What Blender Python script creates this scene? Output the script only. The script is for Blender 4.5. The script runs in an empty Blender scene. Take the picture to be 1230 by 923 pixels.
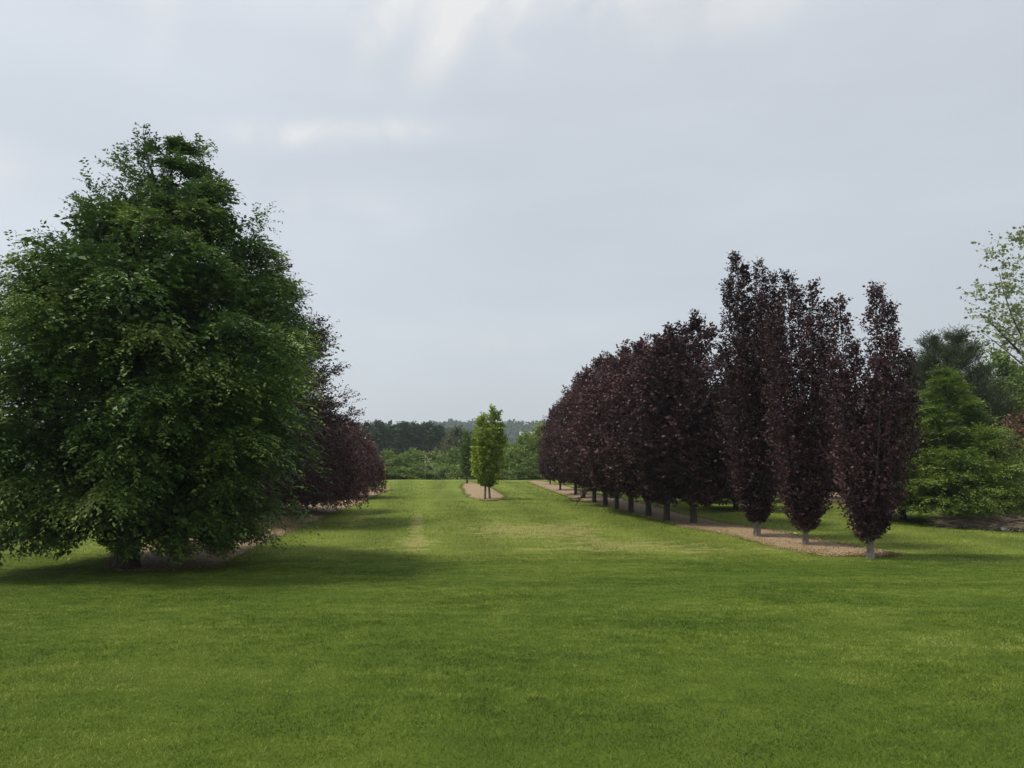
import bpy, math, random
import numpy as np
from mathutils import Vector
PI = math.pi
R = math.radians
random.seed(7)
sc = bpy.context.scene
C = sc.collection

# ------------------------------------------------------------------ camera
EYE = 2.63                      # eye height over the far meadow (z = 0)
F = 950.0                       # focal length in pixels of the 1230 px wide photo
HOR = 545.0                     # image row of the horizon
PITCH = math.atan((HOR - 461.5) / F)
cam = bpy.data.objects.new('camera', bpy.data.cameras.new('camera'))
C.objects.link(cam)
cam.location = (0, 0, EYE)
cam.rotation_euler = (PI / 2 + PITCH, 0, 0)
cam.data.sensor_width = 36.0
cam.data.lens = 36.0 * F / 1230.0
cam.data.clip_start = 0.1
cam.data.clip_end = 6000
sc.camera = cam

# ------------------------------------------------------------------ world and sun
SUN_EL = R(61)
SUN_DIR = Vector((-1.0, -0.12, 0.0)).normalized()     # horizontal direction towards the sun
SKY = dict(nishita=0.08, cloud=0.91)
world = bpy.data.worlds.new('World')
sc.world = world
world.use_nodes = True
wn, wl = world.node_tree.nodes, world.node_tree.links
wn.clear()
w_out = wn.new('ShaderNodeOutputWorld')
w_mix = wn.new('ShaderNodeMixShader')
w_bg1 = wn.new('ShaderNodeBackground')
w_bg2 = wn.new('ShaderNodeBackground')
w_sky = wn.new('ShaderNodeTexSky')
w_sky.sky_type = 'NISHITA'
w_sky.sun_disc = False
w_sky.sun_elevation = SUN_EL
w_sky.sun_rotation = math.atan2(SUN_DIR.x, SUN_DIR.y)
w_sky.dust_density = 3.0
wl.new(w_sky.outputs[0], w_bg1.inputs['Color'])
w_bg1.inputs['Strength'].default_value = SKY['nishita']
w_bg2.inputs['Strength'].default_value = SKY['cloud']
wl.new(w_bg1.outputs[0], w_mix.inputs[1])
wl.new(w_bg2.outputs[0], w_mix.inputs[2])
w_mix.inputs[0].default_value = 0.86
wl.new(w_mix.outputs[0], w_out.inputs['Surface'])


def build_clouds():
    def N(t, **k):
        n = wn.new(t)
        for a, b in k.items():
            setattr(n, a, b)
        return n

    def M(op, a, b=None, c=None):
        n = N('ShaderNodeMath', operation=op)
        for i, v in enumerate((a, b, c)):
            if v is None:
                continue
            if isinstance(v, (int, float)):
                n.inputs[i].default_value = v
            else:
                wl.new(v, n.inputs[i])
        return n.outputs[0]
    tc = N('ShaderNodeTexCoord')
    sep = N('ShaderNodeSeparateXYZ')
    wl.new(tc.outputs['Generated'], sep.inputs[0])
    x, y, z = sep.outputs
    az = M('ARCTAN2', x, y)
    el = M('ARCSINE', z)
    # base veil: paler low in the sky, greyer blue high on the sun-averted side
    ramp = N('ShaderNodeValToRGB')
    e = ramp.color_ramp.elements
    e[0].position = 0.0
    e[0].color = (0.585, 0.625, 0.665, 1)
    e[1].position = 1.0
    e[1].color = (0.74, 0.765, 0.80, 1)
    m = e.new(0.35)
    m.color = (0.56, 0.600, 0.652, 1)
    m2 = e.new(0.12)
    m2.color = (0.555, 0.598, 0.642, 1)
    wl.new(M('MULTIPLY', el, 1 / R(60)), ramp.inputs[0])
    # brighter towards the sun's side (left)
    sunside = M('MULTIPLY_ADD', M('SINE', az), -0.13, 1.0)
    mapn = N('ShaderNodeMapping')
    wl.new(tc.outputs['Generated'], mapn.inputs[0])
    mapn.inputs['Scale'].default_value = (1.6, 1.6, 6.0)
    noi = N('ShaderNodeTexNoise')
    noi.inputs['Scale'].default_value = 1.7
    noi.inputs['Detail'].default_value = 6
    wl.new(mapn.outputs[0], noi.inputs[0])
    vary = M('MULTIPLY_ADD', noi.outputs[0], 0.26, 0.87)
    tot = M('MULTIPLY', sunside, vary)
    sc1 = N('ShaderNodeVectorMath', operation='SCALE')
    wl.new(ramp.outputs[0], sc1.inputs[0])
    wl.new(tot, sc1.inputs['Scale'])
    # cream wisps: soft elongated puffs, broken by noise
    fine = N('ShaderNodeTexNoise')
    fine.inputs['Scale'].default_value = 9.0
    fine.inputs['Detail'].default_value = 7
    fine.inputs['Roughness'].default_value = 0.55
    fine.inputs['Distortion'].default_value = 1.0
    wl.new(tc.outputs['Generated'], fine.inputs[0])
    total = None
    for (a0, e0, sa, se, rot, amp) in (
            (-4.6, 29.6, 1.0, 3.0, -32, 1.0), (-3.0, 31.2, .9, 1.6, -45, .8), (1.0, 31.0, .8, 2.2, -18, .95), (-9.5, 29.8, .9, 2.6, -24, 0.75), (-7.6, 31.8, 1.2, 1.4, -30, .6), (2.5, 33.0, 10, 2.4, 0, .7), (-22, 32.5, 7, 2.2, 0, .5), (22, 32.5, 7, 2.0, 6, .4), (8.5, 31.0, 1.6, 1.6, -20, .4),
            (-11.5, 22.3, 4.6, 0.6, 5, .6), (-15.5, 21.6, 4.2, .6, 3, .5), (4.2, 32.6, 1.6, 1.5, 0, .4), (-24.5, 30.0, 1.0, 3.5, -14, .38),
            (11, 31.5, 2.0, 2.0, -30, .35), (18, 30, 3.5, 1.4, 14, .3), (-32, 30.5, 3.0, 1.2, 6, .42),
            (-36, 17, 4, 1.2, 6, .35), (-12, 17.2, 4, 1.0, -3, .28), (-34, 33, 3.2, 2, 0, .5), (-1.5, 8.0, 6, .8, 3, .16),
            (60, 40, 12, 3, 10, .6), (-80, 35, 14, 4, -10, .6), (150, 40, 18, 5, 5, .6), (-150, 30, 16, 3, 8, .5)):
        da = M('ADD', az, -R(a0))
        de = M('ADD', el, -R(e0))
        cr, sr = math.cos(R(rot)), math.sin(R(rot))
        u = M('ADD', M('MULTIPLY', da, cr / R(sa)), M('MULTIPLY', de, sr / R(sa)))
        v = M('ADD', M('MULTIPLY', de, cr / R(se)), M('MULTIPLY', da, -sr / R(se)))
        d2 = M('ADD', M('MULTIPLY', u, u), M('MULTIPLY', v, v))
        g = M('MULTIPLY', M('EXPONENT', M('MULTIPLY', d2, -0.5)), amp)
        total = g if total is None else M('ADD', total, g)
    mod = M('MULTIPLY', total, M('MULTIPLY_ADD', fine.outputs[0], 3.2, -0.95))
    mod = M('MINIMUM', M('MAXIMUM', mod, 0.0), 0.85)
    mix = N('ShaderNodeMix', data_type='RGBA')
    wl.new(M('MULTIPLY', mod, 0.75), mix.inputs[0])
    wl.new(sc1.outputs[0], mix.inputs[6])
    mix.inputs[7].default_value = (0.86, 0.84, 0.79, 1)
    wl.new(mix.outputs[2], w_bg2.inputs['Color'])


build_clouds()

sun = bpy.data.objects.new('sun', bpy.data.lights.new('sun', 'SUN'))
C.objects.link(sun)
sun.data.energy = 2.5
sun.data.angle = R(11.0)
sun.data.color = (1.0, 0.93, 0.80)
to_sun = Vector((SUN_DIR.x * math.cos(SUN_EL), SUN_DIR.y * math.cos(SUN_EL), math.sin(SUN_EL)))
sun.rotation_euler = to_sun.to_track_quat('Z', 'Y').to_euler()

vs = sc.view_settings
vs.view_transform = 'Standard'
vs.look = 'None'
vs.exposure = 0.42
vs.gamma = 1.0
vs.use_curve_mapping = False
sc.cycles.use_denoising = True
sc.cycles.max_bounces = 8
sc.cycles.diffuse_bounces = 2
sc.cycles.transmission_bounces = 3
sc.cycles.volume_bounces = 0
sc.cycles.transparent_max_bounces = 8

# ------------------------------------------------------------------ terrain height and photo-to-ground


def ground_z(X, Y):
    X = np.asarray(X, float)
    Y = np.asarray(Y, float)
    t = (19.6 - Y) * 0.0505
    k = 0.05
    near = 0.5 * (t + np.sqrt(t * t + k * k)) * 1.0
    near = np.minimum(near, 1.25)
    far = -0.055 * np.maximum(Y - 80, 0)
    far = np.maximum(far, -9)
    roll = 0.03 * np.sin(X * 0.35 + 1) * np.sin(Y * 0.21) * np.clip((Y - 19) / 10, 0, 1)
    roll = roll + 0.02 * np.sin(X * .9 + Y * .3) * np.clip((Y - 12) / 10, 0, 1)
    return near + far + roll


def at(px, py, z=None):
    """world point of the ground seen at a photo pixel (fixed once, used as plain coordinates)"""
    dx, dz0 = (px - 615) / F, (461.5 - py) / F
    dy = math.cos(PITCH) - dz0 * math.sin(PITCH)
    dz = math.sin(PITCH) + dz0 * math.cos(PITCH)
    lo, hi = 1.0, 79.5
    for _ in range(60):
        m = (lo + hi) / 2
        g = float(ground_z(m * dx / dy, m)) if z is None else z
        if EYE + m * dz / dy > g:
            lo = m
        else:
            hi = m
    return Vector((lo * dx / dy, lo, float(ground_z(lo * dx / dy, lo))))


# ------------------------------------------------------------------ materials
def new_mat(name):
    m = bpy.data.materials.new(name)
    m.use_nodes = True
    m.node_tree.nodes.clear()
    return m, m.node_tree.nodes, m.node_tree.links


def ramp_node(n, cols):
    r = n.new('ShaderNodeValToRGB')
    e = r.color_ramp.elements
    e[0].position, e[0].color = cols[0][0], (*cols[0][1], 1)
    e[1].position, e[1].color = cols[-1][0], (*cols[-1][1], 1)
    for p, c in cols[1:-1]:
        k = e.new(p)
        k.color = (*c, 1)
    return r


def leaf_mat(name, cols, trans=0.25, rough=0.5, spec=0.3, tcol=None, scale=0.8, objvar=0.0):
    m, n, l = new_mat(name)
    out = n.new('ShaderNodeOutputMaterial')
    at_ = n.new('ShaderNodeAttribute')
    at_.attribute_name = 'tint'
    tc = n.new('ShaderNodeTexCoord')
    noi = n.new('ShaderNodeTexNoise')
    noi.inputs['Scale'].default_value = scale
    l.new(tc.outputs['Object'], noi.inputs[0])
    ma = n.new('ShaderNodeMath')
    ma.operation = 'MULTIPLY_ADD'
    l.new(noi.outputs[0], ma.inputs[0])
    ma.inputs[1].default_value = 0.7
    ma.inputs[2].default_value = -0.35
    ad = n.new('ShaderNodeMath')
    ad.operation = 'ADD'
    l.new(at_.outputs['Fac'], ad.inputs[0])
    l.new(ma.outputs[0], ad.inputs[1])
    r = ramp_node(n, cols)
    oi = n.new('ShaderNodeObjectInfo')
    ov = n.new('ShaderNodeMath')
    ov.operation = 'MULTIPLY_ADD'
    l.new(oi.outputs['Random'], ov.inputs[0])
    ov.inputs[1].default_value = objvar
    ov.inputs[2].default_value = -objvar / 2
    ad2 = n.new('ShaderNodeMath')
    ad2.operation = 'ADD'
    l.new(ad.outputs[0], ad2.inputs[0])
    l.new(ov.outputs[0], ad2.inputs[1])
    l.new(ad2.outputs[0], r.inputs[0])
    p = n.new('ShaderNodeBsdfPrincipled')
    p.inputs['Roughness'].default_value = rough
    p.inputs['Specular IOR Level'].default_value = spec
    l.new(r.outputs[0], p.inputs['Base Color'])
    t = n.new('ShaderNodeBsdfTranslucent')
    if tcol:
        t.inputs[0].default_value = (*tcol, 1)
    else:
        l.new(r.outputs[0], t.inputs[0])
    mx = n.new('ShaderNodeMixShader')
    mx.inputs[0].default_value = trans
    l.new(p.outputs[0], mx.inputs[1])
    l.new(t.outputs[0], mx.inputs[2])
    l.new(mx.outputs[0], out.inputs[0])
    return m


def bark_mat(name, dark, light, scale=9.0):
    m, n, l = new_mat(name)
    out = n.new('ShaderNodeOutputMaterial')
    tc = n.new('ShaderNodeTexCoord')
    mp = n.new('ShaderNodeMapping')
    mp.inputs['Scale'].default_value = (1, 1, 0.35)
    l.new(tc.outputs['Object'], mp.inputs[0])
    noi = n.new('ShaderNodeTexNoise')
    noi.inputs['Scale'].default_value = scale
    noi.inputs['Detail'].default_value = 8
    noi.inputs['Roughness'].default_value = 0.7
    l.new(mp.outputs[0], noi.inputs[0])
    r = ramp_node(n, [(0.35, dark), (0.7, light)])
    l.new(noi.outputs[0], r.inputs[0])
    p = n.new('ShaderNodeBsdfPrincipled')
    p.inputs['Roughness'].default_value = 0.85
    l.new(r.outputs[0], p.inputs['Base Color'])
    b = n.new('ShaderNodeBump')
    b.inputs['Strength'].default_value = 0.6
    b.inputs['Distance'].default_value = 0.02
    l.new(noi.outputs[0], b.inputs['Height'])
    l.new(b.outputs[0], p.inputs['Normal'])
    l.new(p.outputs[0], out.inputs[0])
    return m


def plain_mat(name, col, rough=0.7):
    m, n, l = new_mat(name)
    out = n.new('ShaderNodeOutputMaterial')
    tc = n.new('ShaderNodeTexCoord')
    noi = n.new('ShaderNodeTexNoise')
    noi.inputs['Scale'].default_value = 6
    noi.inputs['Detail'].default_value = 5
    l.new(tc.outputs['Object'], noi.inputs[0])
    r = ramp_node(n, [(0.3, tuple(c * 0.75 for c in col)), (0.7, col)])
    l.new(noi.outputs[0], r.inputs[0])
    p = n.new('ShaderNodeBsdfPrincipled')
    p.inputs['Roughness'].default_value = rough
    l.new(r.outputs[0], p.inputs['Base Color'])
    l.new(p.outputs[0], out.inputs[0])
    return m


MAT = {
    'green_beech': leaf_mat('green_beech_leaf', [(0.0, (0.021, 0.048, 0.012)), (0.45, (0.041, 0.086, 0.019)), (0.75, (0.094, 0.168, 0.032)), (1.0, (0.23, 0.30, 0.07))], 0.22, 0.5, 0.3),  # palest stops: young leaves, and sunlit clumps put into the colour
    'purple': leaf_mat('purple_beech_leaf', [(0.0, (0.026, 0.014, 0.020)), (0.55, (0.062, 0.028, 0.035)), (0.9, (0.122, 0.055, 0.060)), (1.0, (0.19, 0.09, 0.088))], 0.14, 0.55, 0.3, objvar=0.34),
    'purple_red': leaf_mat('red_beech_leaf', [(0.0, (0.050, 0.019, 0.022)), (0.5, (0.110, 0.040, 0.040)), (1.0, (0.23, 0.095, 0.07))], 0.15, 0.42, 0.4),
    'purple_dark': leaf_mat('dark_purple_leaf', [(0.0, (0.020, 0.014, 0.018)), (1.0, (0.042, 0.022, 0.030))], 0.10, 0.4, 0.4),
    'golden': leaf_mat('hornbeam_leaf', [(0.0, (0.085, 0.135, 0.016)), (0.5, (0.21, 0.29, 0.03)), (1.0, (0.42, 0.48, 0.055))], 0.3, 0.5, 0.3),
    'golden_dull': leaf_mat('dull_hornbeam_leaf', [(0.0, (0.055, 0.11, 0.02)), (1.0, (0.15, 0.21, 0.05))], 0.3, 0.5, 0.3),
    'larch': leaf_mat('tiered_leaf', [(0.0, (0.045, 0.085, 0.018)), (0.5, (0.105, 0.170, 0.028)), (1.0, (0.25, 0.33, 0.055))], 0.2, 0.5, 0.3),
    'pine': leaf_mat('pine_needle', [(0.0, (0.028, 0.046, 0.018)), (1.0, (0.075, 0.10, 0.04))], 0.08, 0.5, 0.3),
    'poplar': leaf_mat('poplar_leaf', [(0.0, (0.10, 0.14, 0.05)), (1.0, (0.26, 0.30, 0.13))], 0.25, 0.5, 0.4),
    'hedge': leaf_mat('shrub_leaf', [(0.0, (0.070, 0.120, 0.028)), (0.5, (0.145, 0.21, 0.045)), (1.0, (0.25, 0.32, 0.08))], 0.2, 0.6, 0.2, scale=0.4, objvar=0.35),
    'light_green': leaf_mat('pale_tree_leaf', [(0.0, (0.075, 0.125, 0.022)), (0.5, (0.145, 0.215, 0.034)), (1.0, (0.26, 0.34, 0.06))], 0.25, 0.6, 0.2, scale=0.4, objvar=0.35),
    'olive': leaf_mat('olive_leaf', [(0.0, (0.06, 0.075, 0.03)), (1.0, (0.15, 0.155, 0.07))], 0.15, 0.6, 0.2, scale=0.4),
    'conifer_far': leaf_mat('far_conifer_needle', [(0.0, (0.022, 0.045, 0.018)), (1.0, (0.060, 0.095, 0.032))], 0.05, 0.7, 0.1, scale=0.3, objvar=0.35),
    'russet': leaf_mat('russet_leaf', [(0.0, (0.09, 0.055, 0.035)), (1.0, (0.20, 0.12, 0.07))], 0.15, 0.6, 0.2),
    'far_forest': leaf_mat('far_forest_leaf', [(0.0, (0.022, 0.050, 0.024)), (1.0, (0.060, 0.105, 0.040))], 0.05, 0.8, 0.05, scale=0.03),
    'bark_grey': bark_mat('grey_bark', (0.085, 0.072, 0.058), (0.33, 0.30, 0.25)),
    'bark_dark': bark_mat('dark_bark', (0.030, 0.024, 0.020), (0.085, 0.07, 0.058)),
    'twig': bark_mat('dry_twig', (0.24, 0.19, 0.14), (0.48, 0.40, 0.31)),
    'dead_wood': bark_mat('dead_wood', (0.12, 0.11, 0.085), (0.28, 0.26, 0.21)),
    'chips': leaf_mat('wood_chip', [(0.0, (0.11, 0.07, 0.038)), (0.5, (0.32, 0.22, 0.125)), (1.0, (0.52, 0.41, 0.27))], 0.0, 0.8, 0.1, scale=1.5),
    'stone': plain_mat('pale_stone', (0.72, 0.70, 0.66)),
    'house_wall': plain_mat('pale_roof', (0.30, 0.30, 0.30)),
    'house_roof': plain_mat('grey_roof', (0.16, 0.17, 0.16)),
}

# ------------------------------------------------------------------ mesh helpers


def mesh_np(name, V, loops, starts, tint=None, smooth=False):
    me = bpy.data.meshes.new(name)
    me.vertices.add(len(V))
    me.vertices.foreach_set('co', np.ascontiguousarray(V, dtype=np.float32).ravel())
    me.loops.add(len(loops))
    me.loops.foreach_set('vertex_index', np.ascontiguousarray(loops, dtype=np.int32))
    me.polygons.add(len(starts))
    me.polygons.foreach_set('loop_start', np.ascontiguousarray(starts, dtype=np.int32))
    if tint is not None:
        a = me.attributes.new('tint', 'FLOAT', 'FACE')
        a.data.foreach_set('value', np.ascontiguousarray(tint, dtype=np.float32))
    if smooth:
        me.polygons.foreach_set('use_smooth', np.ones(len(starts), dtype=bool))
    me.update(calc_edges=True)
    return me


def link(name, me, mat, parent=None, loc=(0, 0, 0)):
    o = bpy.data.objects.new(name, me)
    C.objects.link(o)
    if mat is not None and len(me.materials) == 0:
        me.materials.append(mat)
    o.location = loc
    if parent:
        o.parent = parent
    return o


def tag(o, label=None, cat=None, group=None, kind=None):
    if label:
        o['label'] = label
    if cat:
        o['category'] = cat
    if group:
        o['group'] = group
    if kind:
        o['kind'] = kind
    return o


def empty(name, label, cat, loc=(0, 0, 0), rz=0, group=None):
    o = bpy.data.objects.new(name, None)
    C.objects.link(o)
    o.empty_display_size = 0.3
    o.location = loc
    o.rotation_euler.z = rz
    return tag(o, label, cat, group)


def dup(root, loc, rz=0, s=(1, 1, 1), label=None, group=None):
    r = root.copy()
    C.objects.link(r)
    r.location = loc
    r.rotation_euler = (0, 0, rz)
    r.scale = s
    if label:
        r['label'] = label
    if group:
        r['group'] = group
    for ch in list(root.children):
        c = ch.copy()
        C.objects.link(c)
        c.parent = r
    return r


def nrm(A):
    return A / np.maximum(np.linalg.norm(A, axis=1, keepdims=True), 1e-9)


def leaves_mesh(name, P, D, Nn, L, W, tint, fold=0.12):
    """one folded diamond per leaf"""
    D = nrm(D)
    S = nrm(np.cross(D, Nn))
    Nn = np.cross(S, D)
    L = L[:, None]
    W = W[:, None]
    a = P
    b = P + D * L * .45 + S * W * .5 + Nn * W * fold
    c = P + D * L
    d = P + D * L * .45 - S * W * .5 + Nn * W * fold
    V = np.stack([a, b, c, d], 1).reshape(-1, 3)
    n = len(P)
    return mesh_np(name, V, np.arange(4 * n), np.arange(0, 4 * n, 4), tint)


def tubes_mesh(name, tubes, sides=8, rough=0.0, seed=1):
    """tubes: list of (points, radii)"""
    rng = np.random.default_rng(seed)
    V, Fc = [], []
    for pts, rad in tubes:
        pts = [Vector(p) for p in pts]
        base = len(V)
        for i, p in enumerate(pts):
            d = (pts[min(i + 1, len(pts) - 1)] - pts[max(i - 1, 0)]).normalized()
            u = d.cross(Vector((0.31, 0.95, 0.07))).normalized()
            v = d.cross(u)
            for k in range(sides):
                a = 2 * PI * k / sides
                r = rad[i] * (1 + rough * (rng.random() - .5))
                V.append(tuple(p + (u * math.cos(a) + v * math.sin(a)) * r))
        for i in range(len(pts) - 1):
            for k in range(sides):
                a, b = base + i * sides + k, base + i * sides + (k + 1) % sides
                Fc.append((a, b, b + sides, a + sides))
        Fc.append(tuple(base + (len(pts) - 1) * sides + k for k in range(sides)))
        Fc.append(tuple(base + k for k in reversed(range(sides))))
    me = bpy.data.meshes.new(name)
    me.from_pydata(V, [], Fc)
    me.polygons.foreach_set('use_smooth', np.ones(len(Fc), dtype=bool))
    me.update()
    return me


def curve_tube(p0, p1, p2, r0, r1, n=6):
    p0, p1, p2 = Vector(p0), Vector(p1), Vector(p2)
    pts, rad = [], []
    for i in range(n + 1):
        t = i / n
        pts.append(p0 * (1 - t) ** 2 + p1 * 2 * t * (1 - t) + p2 * t * t)
        rad.append(r0 + (r1 - r0) * t)
    return pts, rad


def trunk_tube(h, r0, r1, lean=(0, 0), seed=0, flare=1.5):
    rnd = random.Random(seed)
    pts, rad = [(0, 0, -0.15), (0, 0, 0.0), (0, 0, 0.05), (0, 0, 0.16)], [r0 * flare * 1.2, r0 * flare, r0 * (flare * .5 + .5), r0 * 1.04]
    n = 8
    x = y = 0
    for i in range(1, n + 1):
        t = i / n
        x = lean[0] * t + rnd.uniform(-.03, .03) * h * .15
        y = lean[1] * t + rnd.uniform(-.03, .03) * h * .15
        pts.append((x, y, 0.12 + (h - .12) * t))
        rad.append(r0 + (r1 - r0) * t)
    return pts, rad


def sprays(rng, P, T, length, K, L, W, droop=0.3, jitter=0.5, up=None, flat=0.8, tintb=None, hang=0.25, along=.6):
    """leafy twigs: P starts, T directions (N,3); K leaves along each; returns leaf arrays"""
    N = len(P)
    T = nrm(T)
    length = np.broadcast_to(np.asarray(length, float), (N,))
    s = (np.arange(K)[None, :] + rng.random((N, K)) * .8) / K          # (N,K)
    ln = (length[:, None] * s)
    pos = P[:, None, :] + T[:, None, :] * ln[..., None]
    pos[..., 2] -= droop * ln * s
    upv = np.tile(np.array([0, 0, 1.0]), (N, 1)) + rng.normal(0, (1 - flat), (N, 3))
    side = nrm(np.cross(T, upv))
    sg = np.where(np.arange(K) % 2 == 0, 1.0, -1.0)[None, :, None]
    D = T[:, None, :] * along + side[:, None, :] * sg * .8 + rng.normal(0, jitter * .6, (N, K, 3))
    D[..., 2] -= hang + droop * s * .8
    Nn = nrm(np.cross(side, T))[:, None, :] + rng.normal(0, jitter, (N, K, 3))
    sz = rng.uniform(.5, 1.3, (N, K))
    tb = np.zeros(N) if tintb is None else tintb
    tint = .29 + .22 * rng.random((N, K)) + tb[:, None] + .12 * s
    return (pos.reshape(-1, 3), D.reshape(-1, 3), Nn.reshape(-1, 3), (L * sz).ravel(), (W * sz).ravel(), tint.ravel())


def crown_limbs(rng, zb, zt, prof, n_limbs, n_twigs, K, L, W, elev=lambda t: 20., tw_len=.45, droop=.35, jitter=.5,
                spread=.16, vert=.35, reach=(.78, 1.12), inner=.35, centre=(0, 0), sag=.12, flat=.8, hang=.25, tip_up=0.0,
                tint_tip=.25, lumps=.12, fan=0.0, along=.6):
    """foliage carried on limbs that end on the crown profile; returns leaf arrays and some limb tubes"""
    # heights weighted by radius
    ts = np.linspace(0.01, .99, 60)
    w = np.array([prof(t) for t in ts]) + .15
    cdf = np.cumsum(w) / w.sum()
    t = np.interp((np.arange(n_limbs) + rng.random(n_limbs)) / n_limbs, cdf, ts)
    rng.shuffle(t)
    az = np.arange(n_limbs) * 2.39996 + rng.normal(0, .25, n_limbs)
    lump = 1 + lumps * (np.sin(az * 3 + t * 9) * .6 + np.sin(az * 5 - t * 17) * .5)
    Rr = np.array([prof(a) for a in t]) * rng.uniform(reach[0], reach[1], n_limbs) * lump
    ze = zb + t * (zt - zb)
    E = np.stack([Rr * np.cos(az) + centre[0] * t, Rr * np.sin(az) + centre[1] * t, ze], 1)
    el = np.radians(np.array([elev(a) for a in t]) + rng.normal(0, 6, n_limbs))
    z0 = np.clip(ze - Rr * np.tan(el), zb * .5 + .1, zt * .93)
    S = np.stack([centre[0] * t * .6, centre[1] * t * .6, z0], 1)
    Mid = (S + E) / 2
    Mid[:, 2] += sag * Rr * (1 if True else 0) * np.where(el > 0, -.3, 1.0) + sag * Rr
    # twigs
    N = n_limbs * n_twigs
    li = np.repeat(np.arange(n_limbs), n_twigs)
    s = inner + (1.03 - inner) * rng.random(N) ** .62
    s_ = s[:, None]
    P = S[li] * (1 - s_) ** 2 + Mid[li] * 2 * s_ * (1 - s_) + E[li] * s_ ** 2
    Tn = nrm((Mid[li] - S[li]) * 2 * (1 - s_) + (E[li] - Mid[li]) * 2 * s_)
    rr = (spread * (Rr[li] + .35) * (1.15 - .55 * s))
    off = rng.normal(0, 1, (N, 3)) * rr[:, None]
    off[:, 2] *= vert
    P = P + off
    P[:, 2] -= fan * (off[:, 0] ** 2 + off[:, 1] ** 2) / (rr + .05)
    out = nrm(off * np.array([1, 1, .6]))
    T = Tn * 1.0 + out * .8 + rng.normal(0, .3, (N, 3))
    T[:, 2] += tip_up
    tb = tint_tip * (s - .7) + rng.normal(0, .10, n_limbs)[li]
    arr = sprays(rng, P, T, tw_len * rng.uniform(.6, 1.3, N), K, L, W, droop, jitter, flat=flat, tintb=tb, hang=hang, along=along)
    tubes = []
    order = np.argsort(-Rr)[:max(6, n_limbs // 8)]
    for i in order:
        r0 = .012 + .014 * Rr[i]
        tubes.append(curve_tube(S[i], Mid[i], E[i] * .92 + S[i] * .08, r0, .006, 5))
    return arr, tubes


def cat(arrs):
    return tuple(np.concatenate(x) for x in zip(*arrs))


def plume(rng, base, top, rmax, n_tw, K, L, W, tw_len=.3, droop=.2, jitter=.6, shape=None, hang=.15, bend=.3, tint=0.0):
    """an upright leafy leader: a sleeve of twigs round a steep limb from base to top"""
    base, top = np.array(base, float), np.array(top, float)
    s = rng.random(n_tw)
    mid = (base + top) / 2
    mid[:2] = base[:2] * (1 - bend) * .5 + top[:2] * (.5 + bend * .5)
    s_ = s[:, None]
    P = base * (1 - s_) ** 2 + mid * 2 * s_ * (1 - s_) + top * s_ ** 2
    sh = np.interp(s, [0, .12, .35, .6, .85, 1.0], [.35, .7, 1.0, .95, .55, .16] if shape is None else shape)
    az = rng.uniform(0, 2 * PI, n_tw)
    # ragged outline in height and direction
    wob = 1 + .22 * np.sin(az * 2 + s * 19) + .18 * np.sin(az * 3 - s * 31 + 1)
    r = rmax * sh * wob * np.sqrt(rng.uniform(.12, 1.1, n_tw))
    O = np.stack([np.cos(az), np.sin(az), np.zeros(n_tw)], 1)
    P = P + O * r[:, None]
    T = O * .55 + np.array([0, 0, 1.0]) * 1.0 + rng.normal(0, .3, (n_tw, 3))
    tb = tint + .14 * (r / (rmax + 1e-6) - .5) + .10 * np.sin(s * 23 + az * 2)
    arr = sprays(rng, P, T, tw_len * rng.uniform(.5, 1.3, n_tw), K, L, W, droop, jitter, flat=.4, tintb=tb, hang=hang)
    tube = curve_tube(base, mid, base + (top - base) * .97, .035, .006, 7)
    return arr, tube


def make_tree(name, label, catg, loc, crown_arrays, tubes, leaf, bark, rz=0, group=None, seed=1, lsides=7, ntr=1):
    t = empty(name, label, catg, loc, rz, group)
    me = tubes_mesh('trunk', tubes, lsides, 0.14, seed)
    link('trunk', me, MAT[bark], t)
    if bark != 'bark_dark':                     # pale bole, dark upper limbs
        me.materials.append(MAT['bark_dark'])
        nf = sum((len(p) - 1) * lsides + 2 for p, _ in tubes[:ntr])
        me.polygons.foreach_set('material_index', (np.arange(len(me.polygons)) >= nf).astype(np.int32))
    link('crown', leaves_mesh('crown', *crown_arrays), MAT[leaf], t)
    return t


# ------------------------------------------------------------------ ground
ROWB = -0.116                    # direction of the tree rows: X = c + ROWB * Y


ANG = math.atan(-ROWB)
STRAW = ((-3.7, 31, .28, 5.5, .62, ANG), (-3.0, 24.0, .8, 1.0, .34), (-0.9, 28, 1.2, 3.2, .46), (1.4, 27, 1.3, 3.2, .44), (2.8, 30, 1.2, 3.5, .3),
         (5.4, 24.5, 2.0, 1.6, .28), (4.0, 22.2, 2.2, .8, .30), (-7.5, 30, .8, 3.0, .45), (-6.3, 33, .35, 4, .45, ANG), (-5.0, 22.5, 1.8, 1.0, .34),
         (-8.0, 26, .9, 2, .34), (13.0, 23, 3.5, .9, .36), (15, 27, 3.5, 1.1, .4), (-1.5, 42, 3.0, 2.5, .22), (3.5, 23.6, 1.0, .7, .3), (11, 30, 2, 1.2, .26),
         (8, 21.6, 3.0, .5, .3), (-1, 21.8, 2.5, .5, .25))
_lat = np.random.default_rng(77).random((256, 256))


def vnoise(x, y):
    xi, yi = np.floor(x).astype(int), np.floor(y).astype(int)
    fx, fy = x - xi, y - yi
    fx, fy = fx * fx * (3 - 2 * fx), fy * fy * (3 - 2 * fy)
    g = lambda a, b: _lat[a & 255, b & 255]
    return (g(xi, yi) * (1 - fx) * (1 - fy) + g(xi + 1, yi) * fx * (1 - fy) + g(xi, yi + 1) * (1 - fx) * fy + g(xi + 1, yi + 1) * fx * fy)


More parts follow.
